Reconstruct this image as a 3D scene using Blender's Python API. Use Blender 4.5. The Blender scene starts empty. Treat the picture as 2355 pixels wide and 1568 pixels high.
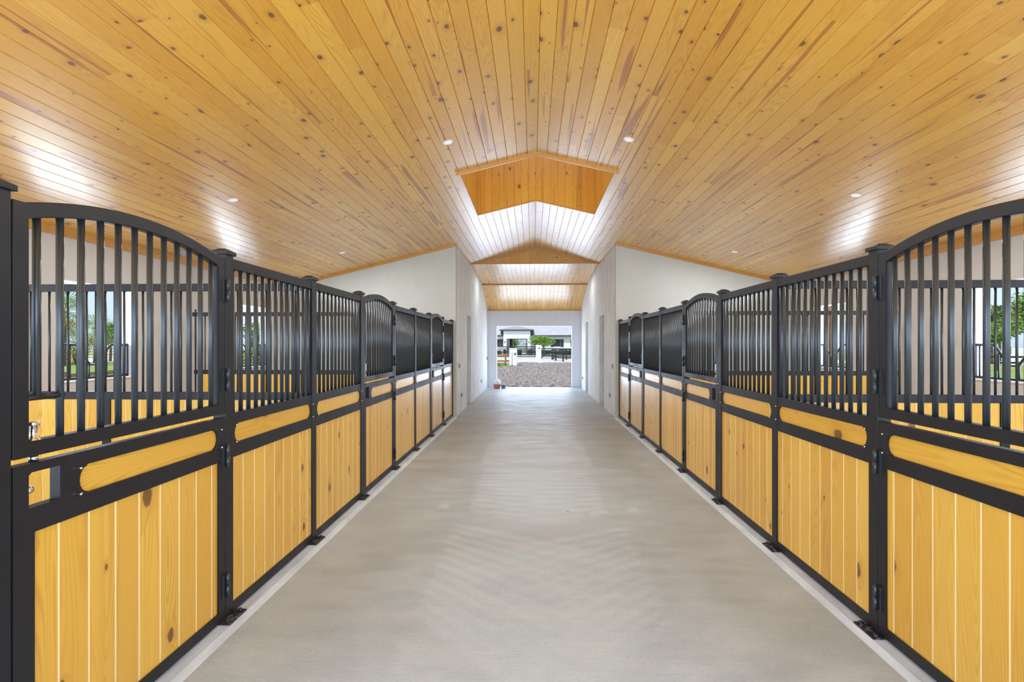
import bpy, math, random
from mathutils import Vector, Matrix
random.seed(7)
S = bpy.context.scene
COL = S.collection
PI = math.pi

# ------------------------------------------------------------------ mesh builder
class MB:
    def __init__(s):
        s.v, s.f, s.m, s.uv, s.sm = [], [], [], [], []
    def face(s, pts, mat=0, uv=None, smooth=False):
        b = len(s.v)
        s.v.extend([tuple(p) for p in pts])
        s.f.append(tuple(range(b, b + len(pts))))
        s.m.append(mat); s.sm.append(smooth)
        s.uv.append(uv if uv else [(0.5, 0.5)] * len(pts))
    def box(s, x0, x1, y0, y1, z0, z1, mat=0, grain=None, gid=None):
        x0, x1 = min(x0, x1), max(x0, x1); y0, y1 = min(y0, y1), max(y0, y1); z0, z1 = min(z0, z1), max(z0, z1)
        P = [(x0,y0,z0),(x1,y0,z0),(x1,y1,z0),(x0,y1,z0),(x0,y0,z1),(x1,y0,z1),(x1,y1,z1),(x0,y1,z1)]
        g = random.randint(0, 900) if gid is None else gid
        for q in ((0,3,2,1),(4,5,6,7),(0,1,5,4),(1,2,6,5),(2,3,7,6),(3,0,4,7)):
            pts = [P[i] for i in q]
            uv = None
            if grain is not None:
                o = [a for a in range(3) if a != grain]
                uv = [(g + .05 + min(.9, abs((p[o[0]] - P[0][o[0]]) + (p[o[1]] - P[0][o[1]])) / .3), p[grain]) for p in pts]
            s.face(pts, mat, uv)
    def prism(s, prof, axis, a0, a1, mat=0, grain=False, smooth=False):
        """closed convex-or-not profile of 2-D points extruded along axis ('x','y','z')"""
        def P(p, a):
            return {'x': (a, p[0], p[1]), 'y': (p[0], a, p[1]), 'z': (p[0], p[1], a)}[axis]
        n = len(prof); g = random.randint(0, 900)
        for i in range(n):
            p, q = prof[i], prof[(i + 1) % n]
            uv = [(g + .1 + .8 * i / n, a0), (g + .1 + .8 * (i + 1) / n, a0), (g + .1 + .8 * (i + 1) / n, a1), (g + .1 + .8 * i / n, a1)] if grain else None
            s.face([P(p, a0), P(q, a0), P(q, a1), P(p, a1)], mat, uv, smooth)
        s.face([P(p, a0) for p in reversed(prof)], mat)
        s.face([P(p, a1) for p in prof], mat)
    def tube(s, pts, r, n=10, mat=0, caps=True, radii=None):
        pts = [Vector(p) for p in pts]
        rings = []
        up = None
        for i, p in enumerate(pts):
            t = (pts[min(i + 1, len(pts) - 1)] - pts[max(i - 1, 0)]).normalized()
            if up is None:
                a = Vector((0, 0, 1)) if abs(t.z) < .9 else Vector((1, 0, 0))
                up = t.cross(a).normalized()
            else:
                up = (up - t * up.dot(t)).normalized()
            w = t.cross(up)
            rr = radii[i] if radii else r
            rings.append([p + (up * math.cos(2 * PI * k / n) + w * math.sin(2 * PI * k / n)) * rr for k in range(n)])
        for a, b in zip(rings, rings[1:]):
            for k in range(n):
                s.face([a[k], a[(k + 1) % n], b[(k + 1) % n], b[k]], mat, None, True)
        if caps:
            s.face(list(reversed(rings[0])), mat); s.face(rings[-1], mat)
    def lathe(s, prof, c, n=20, mat=0, axis='z'):
        """prof: list of (r, h)"""
        def P(r, h, k):
            a = 2 * PI * k / n
            u, w = r * math.cos(a), r * math.sin(a)
            if axis == 'z': return (c[0] + u, c[1] + w, c[2] + h)
            if axis == 'x': return (c[0] + h, c[1] + u, c[2] + w)
            return (c[0] + w, c[1] + h, c[2] + u)
        for (r0, h0), (r1, h1) in zip(prof, prof[1:]):
            for k in range(n):
                q = [P(r0, h0, k), P(r0, h0, k + 1), P(r1, h1, k + 1), P(r1, h1, k)]
                if r0 < 1e-6: q = [q[0], q[2], q[3]]
                elif r1 < 1e-6: q = q[:3]
                s.face(q, mat, None, True)
    def build(s, name, mats, parent=None, loc=(0, 0, 0), merge=True, origin=None):
        """origin: world point taken as the object's origin"""
        me = bpy.data.meshes.new(name)
        o = Vector(origin) if origin is not None else Vector((0, 0, 0))
        me.from_pydata([tuple(Vector(p) - o) for p in s.v], [], s.f)
        for m in (mats if isinstance(mats, (list, tuple)) else [mats]): me.materials.append(m)
        me.polygons.foreach_set('material_index', s.m)
        me.polygons.foreach_set('use_smooth', s.sm)
        ul = me.uv_layers.new(name='UVMap')
        flat = [c for f in s.uv for p in f for c in p]
        ul.data.foreach_set('uv', flat)
        if merge:
            import bmesh
            bm = bmesh.new(); bm.from_mesh(me)
            bmesh.ops.remove_doubles(bm, verts=bm.verts, dist=1e-5)
            bmesh.ops.recalc_face_normals(bm, faces=bm.faces)
            bm.to_mesh(me); bm.free()
        ob = bpy.data.objects.new(name, me)
        COL.objects.link(ob)
        ob.location = Vector(loc) + o
        if parent is not None: ob.parent = parent
        return ob

def tag(o, label, cat, group=None, kind=None):
    if label: o['label'] = label
    if cat: o['category'] = cat
    if group: o['group'] = group
    if kind: o['kind'] = kind
    return o
def empty(name, loc, label=None, cat=None, group=None, kind=None):
    o = bpy.data.objects.new(name, None); COL.objects.link(o)
    o.location = loc; o.empty_display_size = .1
    return tag(o, label, cat, group, kind)
def struct(o):
    o['kind'] = 'structure'; return o
def copy_tree(o, parent=None):
    c = o.copy(); COL.objects.link(c); c.parent = parent
    for ch in list(o.children): copy_tree(ch, c)
    return c
def bevel(o, w, seg=2):
    m = o.modifiers.new('bevel', 'BEVEL'); m.width = w; m.segments = seg; m.limit_method = 'ANGLE'; m.angle_limit = math.radians(40)
    return o

# ------------------------------------------------------------------ materials
class NT:
    def __init__(s, name):
        s.mat = bpy.data.materials.new(name); s.mat.use_nodes = True
        s.t = s.mat.node_tree; s.t.nodes.clear()
        s.out = s.t.nodes.new('ShaderNodeOutputMaterial')
        s.b = s.t.nodes.new('ShaderNodeBsdfPrincipled')
        s.t.links.new(s.b.outputs[0], s.out.inputs[0])
    def n(s, ty, **kw):
        x = s.t.nodes.new('ShaderNode' + ty)
        for k, v in kw.items(): setattr(x, k, v)
        return x
    def l(s, a, b): s.t.links.new(a, b)
    def put(s, inp, v):
        if hasattr(v, 'default_value') or hasattr(v, 'links'): s.l(v, inp)
        else: inp.default_value = v
    def math(s, op, a, b=None, c=None, clamp=False):
        x = s.n('Math', operation=op); x.use_clamp = clamp
        s.put(x.inputs[0], a)
        if b is not None: s.put(x.inputs[1], b)
        if c is not None: s.put(x.inputs[2], c)
        return x.outputs[0]
    def comb(s, x, y, z=0.0):
        c = s.n('CombineXYZ'); s.put(c.inputs[0], x); s.put(c.inputs[1], y); s.put(c.inputs[2], z); return c.outputs[0]
    def vmul(s, v, k):
        x = s.n('VectorMath', operation='MULTIPLY'); s.l(v, x.inputs[0]); x.inputs[1].default_value = k; return x.outputs[0]
    def noise(s, v, scale, detail=2, rough=.5, dist=0):
        x = s.n('TexNoise'); s.l(v, x.inputs['Vector']); x.inputs['Scale'].default_value = scale
        x.inputs['Detail'].default_value = detail; x.inputs['Roughness'].default_value = rough; x.inputs['Distortion'].default_value = dist
        return x.outputs['Fac']
    def remap(s, v, a, b, c=0., d=1., smooth=False):
        x = s.n('MapRange'); x.interpolation_type = 'SMOOTHSTEP' if smooth else 'LINEAR'; x.clamp = True
        s.l(v, x.inputs[0])
        for i, q in enumerate((a, b, c, d)): s.put(x.inputs[i + 1], q)
        return x.outputs[0]
    def mix(s, f, a, b, mode='MIX'):
        x = s.n('Mix', data_type='RGBA', blend_type=mode)
        s.put(x.inputs[0], f)
        for i, q in ((6, a), (7, b)):
            if isinstance(q, (tuple, list)): x.inputs[i].default_value = (*q[:3], 1)
            else: s.l(q, x.inputs[i])
        return x.outputs[2]
    def bump(s, h, strength=.2, dist=.01):
        x = s.n('Bump'); x.inputs['Strength'].default_value = strength; x.inputs['Distance'].default_value = dist
        s.l(h, x.inputs['Height']); s.l(x.outputs[0], s.b.inputs['Normal'])
    def set(s, **kw):
        for k, v in kw.items():
            i = s.b.inputs[k.replace('_', ' ')]
            if isinstance(v, (tuple, list)) and len(v) == 3 and i.type == 'RGBA': v = (*v, 1)
            s.put(i, v)
    def obj(s):
        return s.n('TexCoord').outputs['Object']

def flat(name, col, rough=.5, metal=0., spec=.5, **kw):
    m = NT(name); m.set(Base_Color=col, Roughness=rough, Metallic=metal, Specular_IOR_Level=spec, **kw); return m.mat

def wood(name, ca, cb, late, seg=1e4, rough=.35, coat=0., coat_rough=.1, coat_ior=1.5, streak=.55, knots=.5, knot_scale=4.4, ring=.42):
    m = NT(name)
    uvn = m.n('UVMap'); uvn.uv_map = 'UVMap'
    sp = m.n('SeparateXYZ'); m.l(uvn.outputs[0], sp.inputs[0])
    u, v = sp.outputs[0], sp.outputs[1]
    idn = m.math('FLOOR', u); f = m.math('FRACT', u)
    w1 = m.n('TexWhiteNoise', noise_dimensions='1D'); m.l(idn, w1.inputs['W'])
    sg = m.math('FLOOR', m.math('DIVIDE', m.math('MULTIPLY_ADD', w1.outputs['Value'], 9.0, v), seg))
    w2 = m.n('TexWhiteNoise', noise_dimensions='2D'); m.l(m.comb(idn, sg), w2.inputs['Vector'])
    rs = m.n('SeparateColor'); m.l(w2.outputs['Color'], rs.inputs[0])
    rx, ry, rz = rs.outputs
    p = m.comb(m.math('ADD', m.math('MULTIPLY', f, .134), m.math('MULTIPLY', rx, 57.)), m.math('ADD', v, m.math('MULTIPLY', ry, 83.)), m.math('MULTIPLY', rz, 31.))
    # knots
    vo = m.n('TexVoronoi', voronoi_dimensions='2D', feature='F1'); vo.inputs['Scale'].default_value = 1.0
    dn = m.noise(m.vmul(p, (30, 30, 1)), 1.0, 2)
    pk = m.vmul(p, (knot_scale * 1.0, knot_scale * .62, 1))
    m.l(pk, vo.inputs['Vector'])
    kd = m.math('ADD', vo.outputs['Distance'], m.math('MULTIPLY', m.math('SUBTRACT', dn, .5), .05))
    kc = m.n('SeparateColor'); m.l(vo.outputs['Color'], kc.inputs[0])
    on = m.math('GREATER_THAN', kc.outputs[1], 1 - knots)
    kr = m.math('MULTIPLY_ADD', m.math('POWER', kc.outputs[0], 2.2), .085, .022)
    knot = m.math('MULTIPLY', m.remap(m.math('DIVIDE', kd, kr), 1.15, .75, 0, 1, True), on)
    halo = m.math('MULTIPLY', m.remap(m.math('DIVIDE', kd, kr), 3.2, 1.0, 0, 1, True), on)
    # cathedral grain: contour lines of a stretched field
    fld = m.noise(m.vmul(p, (8.5, .62, 1)), 1.0, 1.2, .35)
    fld = m.math('ADD', fld, m.math('MULTIPLY', halo, .035))
    ct = m.math('SINE', m.math('MULTIPLY', fld, 150.))
    ringv = m.math('POWER', m.math('MULTIPLY_ADD', ct, .5, .5), 2.0)
    fine = m.noise(m.vmul(p, (260, 5, 1)), 1.0, 2, .6)
    amp = m.remap(m.noise(m.vmul(p, (3, .8, 1)), 1.0, 1), .35, .65, .25, 1.)
    g = m.math('MULTIPLY', m.math('MULTIPLY', ringv, amp), ring)
    g = m.math('ADD', g, m.math('MULTIPLY', m.math('SUBTRACT', fine, .5), .35))
    st = m.noise(m.vmul(p, (13, .42, 1)), 1.0, 1.5, .5, .3)
    stm = m.remap(st, .615, .68, 0, streak, True)
    base = m.mix(rz, ca, cb)
    base = m.mix(m.math('MULTIPLY', rx, .25), base, late)
    c = m.mix(m.math('MAXIMUM', g, 0.), base, late)
    c = m.mix(m.math('MULTIPLY', halo, .35), c, late)
    c = m.mix(stm, c, (late[0] * .72, late[1] * .62, late[2] * .95))
    c = m.mix(m.math('MULTIPLY', knot, .88), c, (.13, .055, .016))
    m.l(c, m.b.inputs['Base Color'])
    m.set(Roughness=rough, Coat_Weight=coat, Coat_Roughness=coat_rough, Coat_IOR=coat_ior)
    m.bump(m.math('ADD', g, m.math('MULTIPLY', knot, -.6)), .06, .002)
    return m.mat

PINE_A, PINE_B, PINE_L = (.78, .375, .030), (.90, .50, .066), (.52, .185, .012)
M = {}
M['ceil'] = wood('pine_ceiling', PINE_A, PINE_B, PINE_L, seg=3.4, rough=.42, coat=1.0, coat_rough=.24, coat_ior=1.62, streak=.75, knots=.8)
M['board'] = wood('pine_boards', (.80, .455, .055), (.90, .565, .09), (.56, .245, .022), rough=.34, coat=.35, coat_rough=.2, streak=.12, knots=.42, knot_scale=3.4, ring=.5)
M['groove'] = flat('pale_groove', (.90, .70, .38), .5)
M['trimwood'] = wood('pine_trim', (.64, .31, .055), (.74, .40, .09), PINE_L, rough=.35, coat=.6, coat_rough=.2, streak=.2, knots=.2)
M['shaft'] = wood('pine_shaft', PINE_A, PINE_B, PINE_L, seg=50, rough=.42, coat=.5, coat_rough=.2, streak=.35, knots=.5)

def black_metal():
    m = NT('black_powder_coat')
    o = m.obj()
    n = m.noise(o, 9, 4, .6)
    m.l(m.mix(n, (.0065, .007, .0110), (.0115, .012, .017)), m.b.inputs['Base Color'])
    m.l(m.remap(m.noise(o, 3.5, 3), .3, .7, .36, .52), m.b.inputs['Roughness'])
    m.set(Specular_IOR_Level=.46)
    m.bump(m.noise(o, 900, 1), .05, .0006)
    return m.mat
M['black'] = black_metal()
def bar_metal():
    m = NT('black_bar_coat')
    m.set(Base_Color=(.023, .028, .035), Roughness=.33, Specular_IOR_Level=.9, Specular_Tint=(.85, .95, 1.0))
    return m.mat
M['bar'] = bar_metal()
M['chrome'] = flat('polished_steel', (.78, .79, .82), .18, 1.0)
def plate_metal():
    m = NT('scuffed_black_steel')
    o = m.obj()
    n = m.remap(m.noise(o, 38, 4, .65), .52, .72, 0, .75)
    m.l(m.mix(n, (.012, .012, .015), (.33, .34, .37)), m.b.inputs['Base Color'])
    m.set(Roughness=.42)
    return m.mat
M['plate'] = plate_metal()

def concrete():
    m = NT('broomed_concrete')
    o = m.obj()
    big = m.noise(o, .55, 4, .55, .4)
    mid = m.noise(m.vmul(o, (1.0, 2.2, 1)), 2.3, 5, .6)
    broom = m.noise(m.vmul(o, (2.2, 130, 1)), 1.0, 3, .6)
    c = m.mix(m.remap(big, .34, .64), (.378, .432, .472), (.478, .556, .617))
    c = m.mix(m.remap(mid, .38, .70, 0, .6), c, (.56, .60, .63))
    far = m.n('SeparateXYZ'); m.l(o, far.inputs[0])
    # worn, darker patch where the slab was power-floated
    wear = m.math('MULTIPLY', m.remap(far.outputs[1], 5.0, 7.0, 0, 1, True), m.remap(m.noise(m.vmul(o, (.9, 2.6, 1)), 1.1, 4, .6, .5), .42, .64, 0, .75))
    c = m.mix(wear, c, (.41, .405, .395))
    spot = m.n('TexVoronoi', feature='F1'); spot.inputs['Scale'].default_value = 3.1; m.l(o, spot.inputs['Vector'])
    sc = m.n('SeparateColor'); m.l(spot.outputs['Color'], sc.inputs[0])
    sm = m.math('MULTIPLY', m.remap(spot.outputs['Distance'], .052, .025, 0, .8, True), m.math('GREATER_THAN', sc.outputs[0], .82))
    c = m.mix(sm, c, (.14, .115, .095))
    c = m.mix(m.math('MULTIPLY', m.math('SUBTRACT', broom, .5), .9), c, (.25, .23, .20))
    pit = m.noise(m.vmul(o, (1, 1.6, 1)), 46, 3, .7)
    c = m.mix(m.remap(pit, .56, .70, 0, .45), c, (.30, .30, .30))
    c = m.mix(m.remap(pit, .44, .30, 0, .35), c, (.66, .68, .70))
    m.l(c, m.b.inputs['Base Color'])
    m.l(m.remap(mid, .3, .7, .40, .58), m.b.inputs['Roughness'])
    m.bump(m.math('MULTIPLY_ADD', broom, .8, mid), .2, .004)
    return m.mat
M['concrete'] = concrete()
def curbm():
    m = NT('curb_concrete')
    o = m.obj()
    n = m.noise(m.vmul(o, (6, 1.3, 6)), 2.0, 4, .6)
    m.l(m.mix(m.remap(n, .3, .7), (.48, .54, .61), (.68, .76, .85)), m.b.inputs['Base Color'])
    m.set(Roughness=.6); m.bump(n, .1, .004)
    return m.mat
M['curb'] = curbm()
def plaster(name, a, b, amt, stretch=(1, 1, .35), sc=3.):
    m = NT(name)
    o = m.obj()
    n = m.noise(m.vmul(o, stretch), sc, 5, .62, .6)
    fine = m.noise(o, 60, 3)
    m.l(m.mix(m.remap(n, .38, .66, 0, amt), a, b), m.b.inputs['Base Color'])
    m.set(Roughness=.75, Specular_IOR_Level=.35)
    m.bump(m.math('MULTIPLY_ADD', fine, .3, n), .10, .006)
    return m.mat
M['wall'] = plaster('cream_plaster', (.63, .64, .605), (.58, .59, .555), .5)
M['skim'] = plaster('skimmed_plaster', (.86, .875, .875), (.60, .605, .60), .6, (1, 1.6, .75), 2.2)
M['endwall'] = plaster('pale_grey_plaster', (.80, .83, .91), (.75, .78, .85), .5)
M['stallwall'] = plaster('taupe_plaster', (.66, .64, .615), (.62, .60, .58), .5)
M['white'] = flat('white_paint', (.84, .85, .87), .45)
M['dullwhite'] = flat('door_primer_grey', (.62, .62, .61), .6)

# ------------------------------------------------------------------ dimensions
XF = 1.815                    # aisle face of the posts
PW = .075                     # post width
XC = XF + PW / 2
ZB = .02                      # top of kerb
PY = [1.642, 2.94, 4.112, 5.29, 6.56, 7.735, 8.915, 10.195, 11.375]
XO = 5.5                      # outer wall
ZR, SL = 4.25, .24            # ridge height and slope
PX = .1354                    # ceiling plank pitch in x
YG, YT, YM, YE = 11.43, 14.2, 17.3, 19.5
WX = 13 * PX                  # corridor wall
HX = 8 * PX                   # half width of the roof opening
CY0, CY1 = 7.18, 9.57
YN = -1.0
def ceil_z(x): return ZR - SL * abs(x)

# ------------------------------------------------------------------ floor and kerbs
def setting():
    b = MB(); b.box(-1.722, 1.722, YN - 1.0, YE + .22, -.14, 0)
    struct(b.build('floor', M['concrete']))
    for s, side in ((-1, 'left'), (1, 'right')):
        b = MB()
        b.prism([(s * 1.722, -.14), (s * 1.722, 0), (s * 1.760, ZB), (s * 1.98, ZB), (s * 1.98, -.14)], 'y', YN - 1.0, YG)
        struct(b.build('trim_' + ('1' if s < 0 else '2'), M['curb']))
        b = MB(); b.box(s * 1.98, s * 5.7, YN - 1.0, YG, -.14, .005)
        struct(b.build('floor', M['concrete']))
        b = MB(); b.box(s * 1.722, s * 2.1, YG, YE + .22, -.14, 0)
        struct(b.build('floor', M['concrete']))
setting()

# ------------------------------------------------------------------ plank sheets with V grooves
def planks(mb, P, edges, spans, gw=.004, gd=.004, mat=0, gmat=0, gid=0):
    """P(e, v, d) -> 3-D point; edges: plank boundaries along e; spans: per plank list of (v0, v1)"""
    for k in range(len(edges) - 1):
        e0, e1 = edges[k], edges[k + 1]
        sg = 1 if e1 > e0 else -1
        a, c = e0 + sg * gw, e1 - sg * gw
        for v0, v1 in spans(k):
            n = max(1, int(abs(v1 - v0) / 2.5))
            for i in range(n):
                w0, w1 = v0 + (v1 - v0) * i / n, v0 + (v1 - v0) * (i + 1) / n
                g = gid + k
                mb.face([P(a, w0, 0), P(c, w0, 0), P(c, w1, 0), P(a, w1, 0)], mat, [(g + .03, w0), (g + .97, w0), (g + .97, w1), (g + .03, w1)])
                mb.face([P(e0, w0, gd), P(a, w0, 0), P(a, w1, 0), P(e0, w1, gd)], gmat, [(g + .005, w0), (g + .03, w0), (g + .03, w1), (g + .005, w1)])
                mb.face([P(c, w0, 0), P(e1, w0, gd), P(e1, w1, gd), P(c, w1, 0)], gmat, [(g + .97, w0), (g + .995, w0), (g + .995, w1), (g + .97, w1)])

def ceilings():
    b = MB()
    for s in (-1, 1):
        edges = [k * PX for k in range(41)] + [XO + .02]
        def spans(k):
            x = (k + .5) * PX
            if x < HX: return [(YN, CY0), (CY1, YT)]
            if x < WX: return [(YN, YT)]
            return [(YN, YG)]
        planks(b, lambda e, v, d: (s * e, v, ceil_z(e) + d), edges, spans, .0042, .009, gid=(0 if s < 0 else 300))
    struct(b.build('ceiling', M['ceil']))
    # corridor: two hips falling towards the end wall
    b = MB()
    edges = [-WX + k * PX for k in range(27)]
    def P1(e, v, d): return (e, v, 3.84 - (v - YT) * (.22 / (YM - YT)) + d)
    def P2(e, v, d): return (e, v, 3.62 - (v - YM) * (.73 / (YE - YM)) + d)
    planks(b, P1, edges, lambda k: [(YT, YM)], .0035, .006, gid=500)
    planks(b, P2, edges, lambda k: [(YM, YE)], .0035, .006, gid=540)
    struct(b.build('ceiling', M['ceil']))
    # gable infill over the corridor
    b = MB()
    n = 26
    for k in range(n):
        e0, e1 = -WX + k * PX, -WX + (k + 1) * PX
        a, c = e0 + .003, e1 - .003
        z0 = 3.825
        g = 600 + k
        pts = [(a, YT, z0), (c, YT, z0), (c, YT, max(z0, ceil_z(c))), (a, YT, max(z0, ceil_z(a)))]
        b.face(pts, 0, [(g + .03, p[2]) if i in (0, 3) else (g + .97, p[2]) for i, p in enumerate(pts)])
        b.face([(e0 - .003, YT + .005, z0), (e0 + .003, YT + .005, z0), (e0 + .003, YT + .005, ceil_z(e0) + .01), (e0 - .003, YT + .005, ceil_z(e0) + .01)], 0, [(g + .01, z0)] * 4)
    struct(b.build('wall_gable_infill', M['shaft']))
    # shaft of the roof opening
    b = MB()
    zt = 5.45
    ex = [-HX + k * PX for k in range(17)]
    def quadcol(P, e0, e1, gid, zl):
        a, c = e0 + .0035, e1 - .0035
        z = [zl(a), zl(c)]
        b.face([P(a, z[0], 0), P(c, z[1], 0), P(c, zt, 0), P(a, zt, 0)], 0, [(gid + .03, z[0]), (gid + .97, z[1]), (gid + .97, zt), (gid + .03, zt)])
        b.face([P(e0, zl(e0), .006), P(a, z[0], 0), P(a, zt, 0), P(e0, zt, .006)], 0, [(gid + .01, z[0]), (gid + .03, z[0]), (gid + .03, zt), (gid + .01, zt)])
        b.face([P(c, z[1], 0), P(e1, zl(e1), .006), P(e1, zt, .006), P(c, zt, 0)], 0, [(gid + .97, z[0]), (gid + .99, z[0]), (gid + .99, zt), (gid + .97, zt)])
    for k in range(16):
        quadcol(lambda e, z, d: (e, CY1 + d, z), ex[k], ex[k + 1], 700 + k, ceil_z)
        quadcol(lambda e, z, d: (e, CY0 - d, z), ex[k], ex[k + 1], 730 + k, ceil_z)
    for k in range(18):
        y0 = CY0 + (CY1 - CY0) * k / 18; y1 = CY0 + (CY1 - CY0) * (k + 1) / 18
        for s in (-1, 1):
            quadcol(lambda e, z, d: (s * (HX + d), e, z), y0, y1, 760 + k + 30 * s, lambda e: ceil_z(HX))
    for x0, x1, y0, y1 in ((-HX - .06, -HX - .0055, CY0 - .06, CY1 + .06), (HX + .0055, HX + .06, CY0 - .06, CY1 + .06), (-HX - .0055, HX + .0055, CY0 - .06, CY0 - .0055), (-HX - .0055, HX + .0055, CY1 + .0055, CY1 + .06)):
        b.box(x0, x1, y0, y1, ZR + .01 if x1 - x0 > .5 else ceil_z(HX) + .02, zt, grain=2)
    struct(b.build('ceiling_shaft', M['shaft']))
    # lantern roof above: posts, white sill and a pitched cap, open louvre height between
    b = MB()
    for x in (-HX - .06, HX + .06):
        for y in (CY0 - .06, CY1 + .06):
            b.box(x - .07, x + .07, y - .07, y + .07, zt - .02, 6.35)
    for s in (-1, 1):
        b.box(s * (HX + .01), s * (HX + .15), CY0 - .1, CY1 + .1, zt - .1, zt)
    for y in (CY0 - .08, CY1 + .08):
        b.box(-HX, HX, y - .07, y + .07, zt - .1, zt)
    b.prism([(-HX - .5, 6.3), (0, 6.75), (HX + .5, 6.3), (HX + .5, 6.25), (-HX - .5, 6.25)], 'y', CY0 - .5, CY1 + .5)
    struct(b.build('roof_lantern', M['white']))
ceilings()

def trims():
    k = [3]
    def add(b, mat=M['trimwood']):
        o = struct(b.build('trim_%d' % k[0], mat)); k[0] += 1; return o
    # wide board on the face of the opening, two pitches
    b = MB()
    for s in (-1, 1):
        x1 = 1.125
        b.prism([(0, ZR - .012), (0, ZR + .01), (s * x1, ceil_z(x1) + .01), (s * x1, ceil_z(x1) - .012)], 'y', CY0 - .04, CY0 - .005, grain=True)
        b.prism([(0, ZR - .04), (0, ZR - .01), (s * x1, ceil_z(x1) - .01), (s * x1, ceil_z(x1) - .04)], 'y', CY0 - .03, CY0 - .005, grain=True)
    add(b)
    b = MB()
    for s in (-1, 1):
        b.prism([(0, ZR - .008), (0, ZR + .02), (s * HX, ceil_z(HX) + .02), (s * HX, ceil_z(HX) - .008)], 'y', CY1 - .02, CY1 + .012, grain=True)
    add(b)
    for s in (-1, 1):
        b = MB(); z = ceil_z(HX)
        b.prism([(s * (HX - .012), z - .012), (s * (HX + .028), z - .022), (s * (HX + .028), z + .01), (s * (HX - .012), z + .03)], 'y', CY0 - .005, CY1, grain=True)
        add(b)
    # rake trim: gable wall to ceiling, both bays
    for s in (-1, 1):
        b = MB()
        x0, x1 = WX - .0, XO
        b.prism([(s * x0, ceil_z(x0) - .05), (s * x0, ceil_z(x0) + .0), (s * x1, ceil_z(x1) + .0), (s * x1, ceil_z(x1) - .05)], 'y', YG - .03, YG - .001, grain=True)
        add(b)
        b = MB()
        b.prism([(s * (XO - .001), ceil_z(XO) - .075), (s * (XO - .001), ceil_z(XO)), (s * (XO - .04), ceil_z(XO - .04)), (s * (XO - .03), ceil_z(XO) - .075)], 'y', YN, YG - .03, grain=True)
        add(b)
        b = MB()
        b.prism([(s * (WX - .001), ceil_z(WX) - .028), (s * (WX - .001), ceil_z(WX)), (s * (WX - .025), ceil_z(WX - .025)), (s * (WX - .02), ceil_z(WX) - .028)], 'y', YG, YT, grain=True)
        add(b, M['trimwood'])
    # gable infill: rake moulding and bottom bead
    b = MB()
    for s in (-1, 1):
        b.prism([(0, ZR - .05), (0, ZR), (s * WX, ceil_z(WX)), (s * WX, ceil_z(WX) - .04)], 'y', YT - .03, YT - .002, grain=True)
    b.box(-WX, WX, YT - .02, YT + .01, 3.808, 3.845, grain=0)
    add(b)
    b = MB(); b.box(-WX, WX, YM - .03, YM + .02, 3.585, 3.615, grain=0); add(b)
    b = MB(); b.box(-WX, WX, YE - .05, YE - .002, 2.875, 2.93, grain=0); add(b)
trims()

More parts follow.
